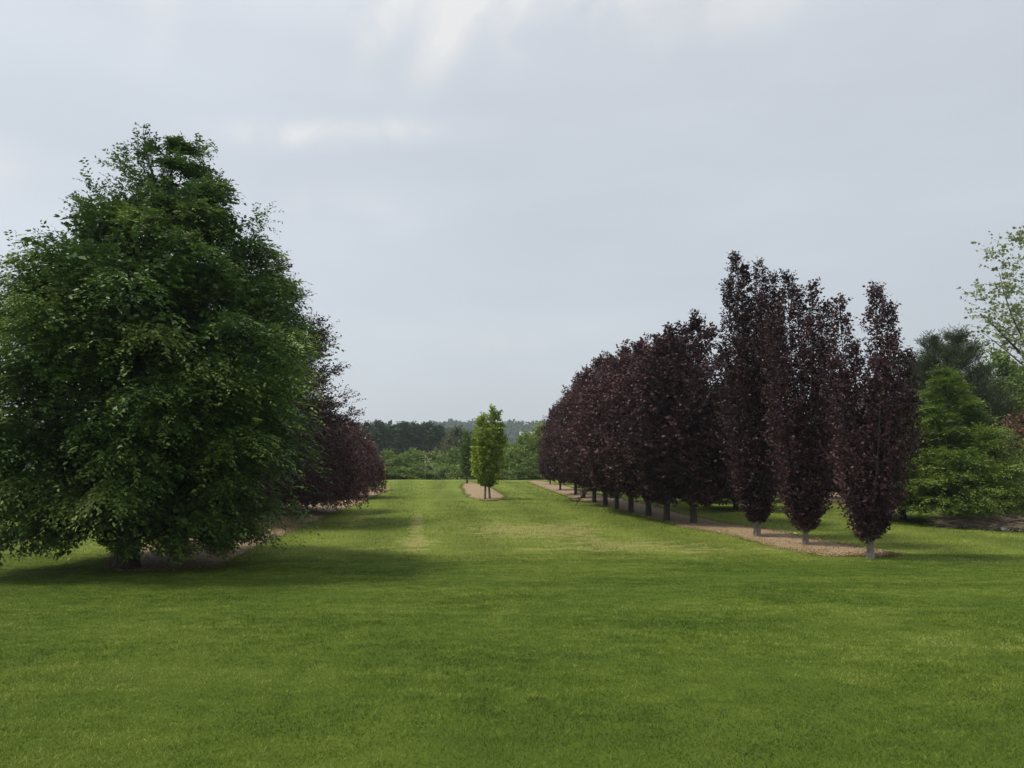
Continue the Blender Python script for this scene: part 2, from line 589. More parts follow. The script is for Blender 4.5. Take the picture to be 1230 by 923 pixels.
def fbm(x, y, o=4):
    v, a = 0, .5
    for k in range(o):
        v = v + a * vnoise(x * 2 ** k + 13.7 * k, y * 2 ** k + 7.1 * k)
        a *= .5
    return v / (1 - .5 ** o)


def straw_field(X, Y):
    t = np.zeros(len(X))
    for b in STRAW:
        x0, y0, sx, sy, amp = b[:5]
        r = b[5] if len(b) > 5 else 0
        dx, dy = X - x0, Y - y0
        dx, dy = dx * math.cos(r) + dy * math.sin(r), dy * math.cos(r) - dx * math.sin(r)
        t += amp * np.exp(-.5 * ((dx / sx) ** 2 + (dy / sy) ** 2))
    return t


def ground_material():
    m, n, l = new_mat('meadow_and_lawn')

    def M(op, a, b=None, c=None):
        k = n.new('ShaderNodeMath')
        k.operation = op
        for i, v in enumerate((a, b, c)):
            if v is None:
                continue
            if isinstance(v, (int, float)):
                k.inputs[i].default_value = v
            else:
                l.new(v, k.inputs[i])
        return k.outputs[0]

    def noise(vec, scale, detail=6, rough=.6):
        k = n.new('ShaderNodeTexNoise')
        k.inputs['Scale'].default_value = scale
        k.inputs['Detail'].default_value = detail
        k.inputs['Roughness'].default_value = rough
        l.new(vec, k.inputs[0])
        return k.outputs[0]

    def mapping(vec, scl=(1, 1, 1), rot=0.0, loc=(0, 0, 0)):
        k = n.new('ShaderNodeMapping')
        k.inputs['Scale'].default_value = scl
        k.inputs['Rotation'].default_value = (0, 0, rot)
        k.inputs['Location'].default_value = loc
        l.new(vec, k.inputs[0])
        return k.outputs[0]

    def mix(f, a, b):
        k = n.new('ShaderNodeMix')
        k.data_type = 'RGBA'
        for i, v in ((0, f), (6, a), (7, b)):
            if isinstance(v, (int, float)):
                k.inputs[i].default_value = v
            elif isinstance(v, tuple):
                k.inputs[i].default_value = (*v, 1)
            else:
                l.new(v, k.inputs[i])
        return k.outputs[2]

    def smooth(v, a, b):
        k = n.new('ShaderNodeMapRange')
        k.interpolation_type = 'SMOOTHSTEP'
        l.new(v, k.inputs[0])
        k.inputs[1].default_value = a
        k.inputs[2].default_value = b
        return k.outputs[0]
    geo = n.new('ShaderNodeNewGeometry')
    pos = geo.outputs['Position']
    sep = n.new('ShaderNodeSeparateXYZ')
    l.new(pos, sep.inputs[0])
    X, Y, Z = sep.outputs
    ang = math.atan(-ROWB)
    along = mapping(pos, rot=-ang)             # along.y runs with the rows
    sepa = n.new('ShaderNodeSeparateXYZ')
    l.new(along, sepa.inputs[0])
    U = sepa.outputs[0]
    big = noise(pos, 0.16, 4)
    med = noise(mapping(pos, (1, .55, 1)), 0.9, 6)
    fine = noise(pos, 9.0, 6, .7)
    vfine = noise(pos, 60.0, 4, .7)
    blot = noise(mapping(pos, (.6, 1.1, 1), loc=(4, 7, 0)), 0.33, 5)
    # fine turf near the camera
    lawn = ramp_node(n, [(0.30, (0.060, 0.100, 0.011)), (0.5, (0.094, 0.144, 0.015)), (0.72, (0.140, 0.192, 0.024))])
    l.new(M('ADD', M('MULTIPLY', med, .45), M('ADD', M('MULTIPLY', blot, .3), M('MULTIPLY', fine, .25))), lawn.inputs[0])
    # rougher, paler meadow beyond
    mead = ramp_node(n, [(0.30, (0.080, 0.115, 0.016)), (0.5, (0.142, 0.186, 0.026)), (0.72, (0.215, 0.250, 0.048))])
    l.new(M('ADD', M('MULTIPLY', med, .35), M('ADD', M('MULTIPLY', big, .35), M('MULTIPLY', fine, .3))), mead.inputs[0])
    # mown stripes along the rows
    st = M('SINE', M('ADD', M('MULTIPLY', U, 2 * PI / 3.1), M('MULTIPLY', big, 2.2)))
    st2 = M('MULTIPLY_ADD', st, 0.13, 1.0)
    sc_ = n.new('ShaderNodeVectorMath')
    sc_.operation = 'SCALE'
    l.new(mead.outputs[0], sc_.inputs[0])
    l.new(st2, sc_.inputs['Scale'])
    # straw of the last cut
    mead_c = sc_.outputs[0]
    streak = noise(mapping(along, (1.2, 1.9, 1)), 1.0, 8, .72)

    def blob(x0, y0, sx, sy, amp, rot=0.0):
        dx, dy = M('ADD', X, -x0), M('ADD', Y, -y0)
        if rot:
            c_, s_ = math.cos(rot), math.sin(rot)
            dx, dy = (M('ADD', M('MULTIPLY', dx, c_), M('MULTIPLY', dy, s_)), M('ADD', M('MULTIPLY', dy, c_), M('MULTIPLY', dx, -s_)))
        dx = M('MULTIPLY', dx, 1 / sx)
        dy = M('MULTIPLY', dy, 1 / sy)
        return M('MULTIPLY', M('EXPONENT', M('MULTIPLY', M('ADD', M('MULTIPLY', dx, dx), M('MULTIPLY', dy, dy)), -.5)), amp)
    tot = None
    for b in STRAW:
        g = blob(*b)
        tot = g if tot is None else M('ADD', tot, g)
    straw = smooth(M('ADD', M('ADD', M('MULTIPLY', streak, 1.5), M('MULTIPLY', vfine, .25)), tot), 1.28, 1.48)
    mead_c = mix(M('MULTIPLY', straw, .55), mead_c, (0.38, 0.34, 0.13))
    # darker lush clumps
    clump = smooth(noise(mapping(pos, (.45, 1.6, 1), loc=(9, 3, 0)), .8, 5), .56, .70)
    mead_c = mix(M('MULTIPLY', clump, .6), mead_c, (0.055, 0.105, 0.014))
    edge = smooth(M('ADD', M('ADD', Y, M('MULTIPLY', X, -.01)), M('MULTIPLY', med, 1.2)), 18.9, 21.0)
    col = mix(edge, lawn.outputs[0], mead_c)
    out = n.new('ShaderNodeOutputMaterial')
    p = n.new('ShaderNodeBsdfPrincipled')
    p.inputs['Roughness'].default_value = 0.9
    p.inputs['Specular IOR Level'].default_value = 0.12
    l.new(col, p.inputs['Base Color'])
    b = n.new('ShaderNodeBump')
    b.inputs['Strength'].default_value = 0.8
    b.inputs['Distance'].default_value = 0.05
    l.new(M('ADD', M('MULTIPLY', fine, .8), M('ADD', vfine, M('MULTIPLY', med, 1.5))), b.inputs['Height'])
    l.new(b.outputs[0], p.inputs['Normal'])
    l.new(p.outputs[0], out.inputs[0])
    return m


def grid_axis(fine_to, step, far):
    a = list(np.arange(0, fine_to, step))
    d = step
    x = fine_to
    while x < far:
        a.append(x)
        d *= 1.25
        x += d
    a.append(far)
    return np.array(a)


gm = ground_material()
ya = grid_axis(100, 0.5, 1500)
yn = -grid_axis(10, 1.0, 1500)[1:][::-1]
YY = np.concatenate([yn, ya])
xa = grid_axis(45, 0.75, 1500)
XX = np.concatenate([-xa[1:][::-1], xa])
gx, gy = np.meshgrid(XX, YY)
gz = ground_z(gx, gy)
V = np.stack([gx, gy, gz], -1).reshape(-1, 3)
nx, ny = len(XX), len(YY)
ii = (np.arange(ny - 1)[:, None] * nx + np.arange(nx - 1)[None, :]).ravel()
loops = np.stack([ii, ii + 1, ii + 1 + nx, ii + nx], 1).ravel()
tag(link('ground', mesh_np('ground', V, loops, np.arange(0, len(loops), 4), smooth=True), gm), kind='structure')

# ------------------------------------------------------------------ mulch beds
chip = bark_mat('wood_chip_mulch', (0.14, 0.092, 0.050), (0.40, 0.285, 0.155), 5)


def mulch(name, left, right, label, seed, shrink=0.0):
    """a strip between two outlines (lists of matched world points), ragged edges, slightly mounded"""
    rng = np.random.default_rng(seed)
    n = 90
    m = 7
    A = np.array([(p[0], p[1]) for p in left])
    B = np.array([(p[0], p[1]) for p in right])
    tA = np.linspace(0, 1, len(A))
    t = np.linspace(0, 1, n)
    a = np.stack([np.interp(t, tA, A[:, k]) for k in (0, 1)], 1)
    b = np.stack([np.interp(t, tA, B[:, k]) for k in (0, 1)], 1)
    b = b + (a - b) * shrink
    wob = lambda: np.interp(t, np.linspace(0, 1, 46), rng.normal(0, .09, 46))[:, None]
    ac = (b - a) / np.maximum(np.linalg.norm(b - a, axis=1, keepdims=True), .01)
    a = a + ac * wob()
    b = b + ac * wob()
    V = []
    for j in range(m + 1):
        q = j / m
        p = a * (1 - q) + b * q
        z = ground_z(p[:, 0], p[:, 1]) + 0.006 + 0.045 * (1 - (2 * q - 1) ** 2) + rng.uniform(0, .012, n) * (0 < j < m)
        V.append(np.concatenate([p, z[:, None]], 1))
    V = np.stack(V, 1).reshape(-1, 3)
    ii = (np.arange(n - 1)[:, None] * (m + 1) + np.arange(m)[None, :]).ravel()
    loops = np.stack([ii, ii + 1, ii + m + 2, ii + m + 1], 1).ravel()
    o = link(name, mesh_np(name, V, loops, np.arange(0, len(loops), 4), smooth=True), chip)
    tag(o, kind='structure')
    return o, a, b


def strip(pts):
    return [at(*p) for p in pts]


def row_pt(c, Y):
    return (c + ROWB * Y, Y)


bedA = mulch('mulch_bed', strip([(1072, 669), (1000, 668), (940, 660), (880, 643), (820, 634), (740, 611.5), (690, 600), (660, 589), (643, 583), (634, 579)]),
      strip([(1080, 668), (1035, 655), (985, 645), (930, 634), (870, 625), (785, 604), (728, 594), (690, 584.5), (668, 579), (650, 577.6)]), '', 3, .22)
bedB = mulch('mulch_bed', strip([(128, 684), (145, 686), (205, 685), (262, 679), (300, 660), (345, 640), (400, 617), (450, 597), (470, 588)]),
      strip([(126, 682), (135, 670), (150, 662), (190, 652), (230, 640), (270, 630), (330, 612), (410, 594), (445, 586)]), '', 4)
bedC = mulch('mulch_bed', strip([(585, 602), (566, 599), (559, 592), (555, 586), (556, 582), (560, 580)]),
      strip([(600, 601.5), (606, 598), (600, 592), (592, 587), (582, 583), (570, 580.4)]), '', 5)
mulch('mulch_bed', strip([(1235, 632), (1180, 622), (1100, 610), (1040, 602), (1000, 606), (960, 600)]),
      strip([(1245, 618), (1185, 612), (1105, 602), (1045, 595), (1005, 592), (965, 588)]), '', 6)
mulch('mulch_bed', strip([(-60, 668), (-20, 664), (5, 662)]), strip([(-60, 655), (-20, 652), (12, 655)]), '', 8)

# ------------------------------------------------------------------ grass blades
lawn_mat = leaf_mat('lawn_blade', [(0.0, (0.042, 0.084, 0.009)), (0.5, (0.116, 0.182, 0.018)), (0.85, (0.215, 0.275, 0.036)), (1.0, (0.30, 0.34, 0.08))], 0.25, 0.6, 0.2, scale=0.35)
mead_mat = leaf_mat('meadow_blade', [(0.0, (0.056, 0.098, 0.013)), (0.5, (0.150, 0.21, 0.025)), (0.85, (0.235, 0.285, 0.045)), (1.0, (0.46, 0.42, 0.20))], 0.25, 0.6, 0.2, scale=0.25)


def blades(name, n, y0, y1, power, h, w, mat, seed, xr=0.72, avoid=None, straw=False):
    rng = np.random.default_rng(seed)
    # density falls with distance: Y distributed so that n(Y) ~ Y**power
    q = rng.random(n)
    p1 = power + 1
    Y = (y0 ** p1 + q * (y1 ** p1 - y0 ** p1)) ** (1 / p1)
    X = rng.uniform(-1, 1, n) * (xr * Y + 1.0)
    # clumping
    c = np.sin(X * 7.1 + np.sin(Y * 5.3) * 2) * np.sin(Y * 6.7 + np.sin(X * 4.1) * 2)
    keep = rng.random(n) < (.75 + .25 * c)
    X, Y = X[keep], Y[keep]
    if avoid is not None:
        k = ~avoid(X, Y)
        X, Y = X[k], Y[k]
    n = len(X)
    Z = ground_z(X, Y)
    sc_ = np.clip(Y / y0, 1, 3.0) ** .75
    H = h * rng.uniform(.5, 1.3, n) * (1 + .25 * np.sin(X * 1.3 + 2) * np.sin(Y * 1.1)) * np.clip(sc_, 1, 1.35)
    Wd = w * rng.uniform(.7, 1.3, n) * sc_
    a = rng.uniform(0, 2 * PI, n)
    la = rng.uniform(0, 2 * PI, n)
    lean = rng.uniform(.1, 1.9, n) * H
    base = np.stack([X, Y, Z - .003], 1)
    s = np.stack([np.cos(a), np.sin(a), np.zeros(n)], 1) * Wd[:, None] / 2
    tip = base + np.stack([np.cos(la) * lean, np.sin(la) * lean, H], 1)
    V = np.stack([base - s, base + s, tip], 1).reshape(-1, 3)
    tint = rng.random(n) * .74 + .12 + .15 * np.sin(X * .55 + 1.3 * np.sin(Y * .4)) * np.sin(Y * .8) + (rng.random(n) < .012) * .5
    tint += .55 * (fbm(X * .35, Y * .9) - .5) + .6 * (fbm(X * 1.7, Y * 3.2, 4) - .5)
    if not straw:
        tint += .07 * np.sign(np.sin((Y + .06 * X) * 2 * PI / 2.2)) + .9 * (fbm(X * 5, Y * 6, 3) - .5)
    if straw:
        u = X - ROWB * Y
        f = .9 * straw_field(X, Y) + 2.3 * (fbm(u * 1.6 + 5, Y * 2.2, 5) - .5) + .3 * (fbm(X * 6, Y * 6, 2) - .5)
        tint += .95 * np.clip((f - .50) / .10, 0, 1) * (rng.random(n) < .62)
        tint += .16 * np.sin(u * 2 * PI / 3.1) + .10 * np.sin(u * 2 * PI / 1.3)
        tint -= .55 * np.clip((fbm(X * .7 + 31, Y * 1.5, 3) - .60) / .08, 0, 1)
    me = mesh_np(name, V, np.arange(3 * n), np.arange(0, 3 * n, 3), tint)
    return link(name, me, mat)


def wood_chips(beds, n, seed):
    rng = np.random.default_rng(seed)
    P = []
    for a, b, k in beds:
        t = rng.random(k) ** 1.8 * (len(a) - 1)
        i = t.astype(int)
        f = (t - i)[:, None]
        i = np.minimum(i, len(a) - 2)
        A = a[i] * (1 - f) + a[i + 1] * f
        B = b[i] * (1 - f) + b[i + 1] * f
        q = rng.uniform(-.09, 1.09, k)[:, None]
        P.append(A * (1 - q) + B * q)
    P = np.concatenate(P)
    m = len(P)
    Z = ground_z(P[:, 0], P[:, 1]) + rng.uniform(.008, .055, m)
    P3 = np.concatenate([P, Z[:, None]], 1)
    D = rng.normal(0, 1, (m, 3)) * [1, 1, .45]
    Nn = rng.normal(0, .5, (m, 3)) + [0, 0, 1]
    L = rng.uniform(.018, .055, m)
    me = leaves_mesh('wood_chips', P3, D, Nn, L, L * .45, rng.random(m))
    tag(link('wood_chips', me, MAT['chips']), 'loose tan wood chips and dry leaves on the mulch beds', 'wood chips', kind='stuff')


def edge_grass(lines, per_m, seed):
    rng = np.random.default_rng(seed)
    Q = []
    for a in lines:
        seg = np.linalg.norm(np.diff(a, axis=0), axis=1)
        k = int(seg.sum() * per_m)
        t = rng.random(k) * seg.sum()
        cum = np.concatenate([[0], np.cumsum(seg)])
        x = np.stack([np.interp(t, cum, a[:, 0]), np.interp(t, cum, a[:, 1])], 1)
        Q.append(x + rng.normal(0, .10, (k, 2)) * (1 + (rng.random((k, 1)) < .1) * 2.5))
    Q = np.concatenate(Q)
    n = len(Q)
    H = .045 * rng.uniform(.4, 1.5, n)
    a = rng.uniform(0, 2 * PI, n)
    la = rng.uniform(0, 2 * PI, n)
    base = np.concatenate([Q, (ground_z(Q[:, 0], Q[:, 1]) - .003)[:, None]], 1)
    sd = np.stack([np.cos(a), np.sin(a), np.zeros(n)], 1) * (.007 * rng.uniform(.7, 1.4, n))[:, None]
    le = rng.uniform(.1, .9, n) * H
    tip = base + np.stack([np.cos(la) * le, np.sin(la) * le, H], 1)
    V = np.stack([base - sd, base + sd, tip], 1).reshape(-1, 3)
    me = mesh_np('edge_grass', V, np.arange(3 * n), np.arange(0, 3 * n, 3), rng.random(n) * .9)
    tag(link('edge_grass', me, mead_mat), 'uneven grass tufts growing over the mulch bed edges', 'grass', kind='stuff')


def in_beds(X, Y):
    return np.zeros(len(X), bool)


def right_bed(X, Y):
    # outlines of the right and left beds as row-parallel bands
    u = X - ROWB * Y
    r = (u > 10.3) & (u < 12.4) & (Y > 19.9)
    l_ = (u > -8.0) & (u < -5.2) & (Y > 18.4)
    c_ = (((X + 3.2 + (Y - 45) * .045) / 1.3) ** 2 < 1) & (Y > 44.5) & (Y < 72)
    return r | l_ | c_


edge_grass([bedA[1], bedA[2], bedB[1], bedB[2], bedC[1], bedC[2]], 130, 16)
wood_chips([(bedA[1], bedA[2], 42000), (bedB[1], bedB[2], 30000), (bedC[1], bedC[2], 4000)], 0, 15)
tag(blades('lawn_grass', 1250000, 3.6, 21.0, -0.1, 0.015, 0.0040, lawn_mat, 11), 'short fine mown lawn grass in front of the trees', 'grass', kind='stuff')
tag(blades('meadow_grass', 330000, 19.0, 76.0, -0.35, 0.055, 0.008, mead_mat, 12, avoid=right_bed, straw=True), 'paler rough meadow grass between the tree rows', 'grass', kind='stuff')

# ------------------------------------------------------------------ trees: the big green beech
def big_beech():
    rng = np.random.default_rng(27)
    p = at(152, 684)
    zb, zt = 0.6, 9.6
    zs = np.array([0.6, 1.3, 2.0, 3.0, 4.4, 5.4, 6.4, 7.3, 8.2, 8.9, 9.25, 9.6])
    rs = np.array([2.3, 2.9, 3.15, 3.3, 3.45, 3.3, 2.75, 1.95, 1.2, .7, .36, .1])
    prof = lambda t: float(np.interp(zb + t * (zt - zb), zs, rs))
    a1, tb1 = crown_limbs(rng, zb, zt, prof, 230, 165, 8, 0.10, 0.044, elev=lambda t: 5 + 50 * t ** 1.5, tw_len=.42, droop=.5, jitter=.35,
                          spread=.13, vert=.14, reach=(.60, 1.10), inner=.70, centre=(.85, 0), sag=.10, hang=.3, tint_tip=.9, lumps=.16, fan=.5, along=.95)  # strong tip tint: young growth plus sunlight painted on the outer clumps
    # long shoots beyond the outline
    a2, tb2 = crown_limbs(rng, zb + 1.5, zt + .15, lambda t: prof(t * .86 + .14) * 1.0 - .45 * (1 - t) + .30 * t, 240, 22, 10, 0.085, 0.038, elev=lambda t: 22 + 45 * t, tw_len=.45,
                          droop=.25, jitter=.4, spread=.035, vert=.6, reach=(.80, 1.13), inner=.75, centre=(.85, 0), sag=.05, hang=.2, tint_tip=.6)
    # dense dark heart
    a3, tb3 = crown_limbs(rng, zb + .3, zt - 1.2, lambda t: prof(t * .86) * .72, 170, 44, 6, 0.17, 0.11, elev=lambda t: 20, tw_len=.6, droop=.2, spread=.2,
                          inner=.2, centre=(.7, 0), tint_tip=0, reach=(.7, 1.0))
    # top wisp leaning left
    w3, t3 = plume(rng, (.4, 0, 7.8), (.25, 0, 9.65), .40, 230, 8, .09, .042)
    w1, t1 = plume(rng, (.35, 0, 8.6), (-.05, 0, 10.05), .20, 46, 7, .075, .04, bend=.6)
    w2, t2 = plume(rng, (.55, 0, 8.6), (.75, .1, 9.75), .2, 30, 7, .075, .04)
    A = cat([a1, a2, a3, w1, w2, w3])
    q = A[0]
    low = .60 - .03 * q[:, 1] + .16 * np.sin(q[:, 0] * 2.3 + 1) + .12 * np.sin(q[:, 0] * 5.1 + q[:, 1] * 3) - .12 * np.clip(q[:, 0], 0, 4) * .5 + rng.normal(0, .05, len(q))
    A = tuple(v[q[:, 2] > low] for v in A)
    tubes = [trunk_tube(8.6, .26, .04, (.5, 0), 3, 1.6)] + tb1[:44] + [t1, t2]
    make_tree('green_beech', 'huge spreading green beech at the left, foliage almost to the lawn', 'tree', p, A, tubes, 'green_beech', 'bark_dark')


big_beech()


# ------------------------------------------------------------------ generic builders at several levels of detail
def dome(zb, zt, rmax, low=.55, peak=.35, sharp=1.6):
    def f(t):
        if t < peak:
            return rmax * (low + (1 - low) * math.sin(t / peak * PI / 2))
        q = (t - peak) / (1 - peak)
        return rmax * max(0.0, 1 - q ** sharp) ** .75
    return f


def second_green():
    rng = np.random.default_rng(31)
    p = at(217, 670)
    a, tb = crown_limbs(rng, 1.0, 6.8, dome(1, 6.8, 2.0), 110, 44, 7, .12, .075, elev=lambda t: 20 + 40 * t, spread=.16, droop=.3)
    make_tree('beech', 'smaller beech behind the huge green one, only its trunk showing on the mulch', 'tree', p, a, [trunk_tube(5.8, .13, .03, seed=2)] + tb, 'purple_dark', 'bark_dark')


second_green()


def spiky_purple(label, px, py, h, r, seed, name='purple_beech', dz=1.0, n=190, rz=0):
    rng = np.random.default_rng(seed)
    p = at(px, py)
    zb = .6
    a, tb = crown_limbs(rng, zb, h, dome(zb, h, r, .8, .28, 1.4), n, 60, 7, .12, .06, elev=lambda t: 12 + 35 * t, tw_len=.5, droop=.05, jitter=.5, spread=.09, vert=.3,
                        reach=(.7, 1.1), inner=.35, hang=.1, tip_up=.25, tint_tip=.1)
    make_tree(name, label, 'tree', p, a, [trunk_tube(h * .9, .2, .03, seed=seed)] + tb, 'purple', 'bark_dark')


spiky_purple('tall spiky purple beech rising right behind the huge green beech', 316, 629, 10.0, 3.45, 41)
spiky_purple('lower purple beech between the tall spiky one and the weeping ones', 338, 615, 7.3, 2.7, 42, n=150)


def weeping(label, px, py, h, r, seed, leaf='purple_red', n=2400):
    """dome of hanging strands"""
    rng = np.random.default_rng(seed)
    p = at(px, py)
    az = rng.uniform(0, 2 * PI, n)
    q = rng.random(n) ** .5
    lump = 1 + .13 * np.sin(az * 3 + seed) + .08 * np.sin(az * 7)
    rr = r * q * lump * rng.uniform(.85, 1.05, n)
    top = h * (1 - .62 * q ** 2.2) * rng.uniform(.86, 1.02, n)
    P = np.stack([rr * np.cos(az), rr * np.sin(az), top], 1)
    ln = (top - .15) * rng.uniform(.35, 1.0, n)
    T = np.stack([np.cos(az) * .12, np.sin(az) * .12, -np.ones(n)], 1) + rng.normal(0, .06, (n, 3))
    K = 26
    arr = sprays(rng, P, T, ln, K, .12, .065, 0.0, .6, flat=.2, tintb=.1 * rng.normal(0, 1, n), hang=.3)
    m = n // 3
    Tt = P[:m] * np.array([1, 1, 0]) / r + np.array([0, 0, .6]) + rng.normal(0, .3, (m, 3))
    arr2 = sprays(rng, P[:m] - [0, 0, .1], Tt, .45, 8, .12, .065, .6, .6, flat=.4)
    tubes = [trunk_tube(h * .8, .15, .04, seed=seed)]
    for k in range(9):
        a = k * 2.4
        tubes.append(curve_tube((0, 0, h * .5), (math.cos(a) * r * .4, math.sin(a) * r * .4, h * .95), (math.cos(a) * r * .8, math.sin(a) * r * .8, h * .55), .05, .012))
    A = cat([arr, arr2])
    ok = A[0][:, 2] > .08
    A = tuple(x[ok] for x in A)
    make_tree('weeping_beech', label, 'tree', p, A, tubes, leaf, 'bark_dark')


weeping('weeping reddish purple beech nearest the huge green tree, hanging to the grass', 352, 617, 4.6, 2.55, 51)
weeping('weeping red purple beech at the far end of the left row, hanging to the grass', 404, 599, 4.9, 2.45, 52)
weeping('dark weeping beech behind the red one, only its top showing', 398, 591, 5.5, 2.2, 53, 'purple', 1500)


# ------------------------------------------------------------------ three columnar purple beeches
def columnar(label, px, py, leaders, seed, leaf='purple', tr=.088, dens=1.0, cz=.52, name='columnar_beech', L=.082, W=.055, group=None):
    rng = np.random.default_rng(seed)
    p = at(px, py)
    arrs, tubes = [], [trunk_tube(cz + .5, tr, tr * .7, seed=seed, flare=1.3)]
    for (dx, dy, z, r) in leaders:
        r = r * 1.06
        n = int(800 * dens * r / .5 * z / 7)
        b = (dx * .10, dy * .10, cz + rng.uniform(-.15, .25))
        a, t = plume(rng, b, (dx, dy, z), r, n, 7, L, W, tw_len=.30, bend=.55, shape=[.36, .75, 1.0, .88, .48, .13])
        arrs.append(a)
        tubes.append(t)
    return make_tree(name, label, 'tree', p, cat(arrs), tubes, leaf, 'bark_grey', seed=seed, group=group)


columnar('columnar purple beech with a forked top, nearest and rightmost of the tall three', 1046, 671,
         [(.42, 0, 6.8, .44), (-.52, .1, 6.5, .34), (.80, .2, 6.3, .34), (1.05, -.1, 5.1, .42), (1.2, .1, 4.0, .36), (-.72, -.1, 5.0, .42), (.1, -.75, 4.8, .42), (.1, .8, 5.4, .42), (.5, -.5, 5.4, .40), (-.3, .5, 4.6, .42), (.6, .6, 4.4, .42)], 61)
columnar('columnar purple beech with a broad ragged top, second of the tall three', 968, 656,
         [(-.30, 0, 7.75, .42), (.10, .3, 7.4, .4), (.45, 0, 7.45, .36), (-.75, .1, 6.3, .42), (.85, 0, 6.9, .36), (.1, -.7, 6.3, .45), (-.3, .7, 6.2, .42), (.6, -.4, 5.7, .45), (-.6, -.4, 5.2, .45), (.75, .4, 5.0, .42), (.95, -.1, 4.6, .36)], 62)
columnar('tallest columnar purple beech, joining the rounded purple row', 910, 646,
         [(-.50, 0, 8.85, .38), (-.15, .2, 8.6, .40), (.28, 0, 8.65, .38), (.62, -.1, 8.2, .38), (.8, 0, 7.6, .40), (-.75, -.1, 8.0, .36), (-.9, .2, 6.0, .40), (.1, -.7, 7.4, .48), (0, .75, 7.4, .48), (-.5, -.5, 6.0, .48), (.6, .5, 6.4, .45), (.6, -.5, 5.4, .45)], 63, tr=.115)


# ------------------------------------------------------------------ rounded purple beeches of the right row
def round_proto(h, r, seed, L=.13, W=.09, n=150, tw=48, leaf='purple', zb=.95, name='purple_beech', label='x'):
    rng = np.random.default_rng(seed)
    a, tb = crown_limbs(rng, zb, h, dome(zb, h, r, .45, .42, 2.3), n, tw, 7, L, W, elev=lambda t: 30 + 40 * t, tw_len=.38, droop=.1, jitter=.6, spread=.13, vert=.7,
                        reach=(.74, 1.08), inner=.4, hang=.15, tip_up=.3, tint_tip=.1)
    s, t1 = plume(rng, (.1, 0, h - 1.2), (.25, .1, h + .35), .22, 40, 6, L * .8, W * .8)
    return make_tree(name, label, 'tree', (0, 0, 0), cat([a, s]), [trunk_tube(h * .85, .13, .03, seed=seed, flare=1.3)] + tb, leaf, 'bark_dark', seed=seed)


protos = [round_proto(7.3, 2.2, 71), round_proto(7.1, 2.0, 72), round_proto(6.9, 2.15, 73)]
ordinals = ['first', 'second', 'third', 'fourth', 'fifth', 'sixth', 'seventh', 'eighth', 'ninth', 'tenth', 'eleventh', 'twelfth', 'thirteenth']
row = [(833, 630, 7.35), (801, 626, 7.1), (779, 620.5, 7.0), (758, 616.5, 7.15), (741, 612, 7.1), (727, 608, 7.2), (714, 604, 7.2), (701.5, 599, 6.7),
       (691.5, 595, 6.5), (673, 589.5, 6.1), (661, 582.5, 3.7)]
wid = [1.0, .95, .95, 1.0, .9, .95, .9, .82, .78, .62, .5]
GR = 'rounded purple beeches in the right row'
rr_ = random.Random(5)
for i, (px, py, h) in enumerate(row):
    base = protos[i % 3]
    loc = at(px, py)
    lab = 'rounded purple beech, %s in the right row counting back from the tall columnar three' % ordinals[i]
    if i == len(row) - 1:
        lab = 'small rounded purple beech, last and farthest in the right row'
    hh = [7.3, 7.1, 6.9][i % 3]
    s = (rr_.uniform(.9, 1.08) * wid[i], rr_.uniform(.9, 1.08) * wid[i], h / hh * rr_.uniform(.96, 1.05))
    rz = rr_.uniform(0, 6.28)
    if i < 3:
        base.location = loc
        base.rotation_euler.z = rz
        base.scale = s
        tag(base, lab, 'tree', GR)
    else:
        dup(base, loc, rz, s, lab, GR)

# second purple row, behind
low = round_proto(6.0, 2.4, 81, zb=.35, n=150, label='dark purple beech with low hanging leaves behind the gap beside the tallest columnar tree')
low.location = at(884, 612)
tag(low, group='purple beeches standing behind the right row')
for (px, py, s, lab) in ((948, 603, .8, 'dark purple beech behind the gap left of the second columnar tree'),
                         (1020, 600, .85, 'dark purple beech low behind the forked columnar tree'),
                         (840, 603, .8, 'dark purple beech behind the first rounded trees of the right row')):
    dup(low, at(px, py), px * .37, (s, s, s), lab, 'purple beeches standing behind the right row')
dk = round_proto(4.4, 1.5, 83, zb=.5, n=100, leaf='purple_dark', label='small dark tree left of the bright green tiered tree')
dk.location = at(1085, 624)

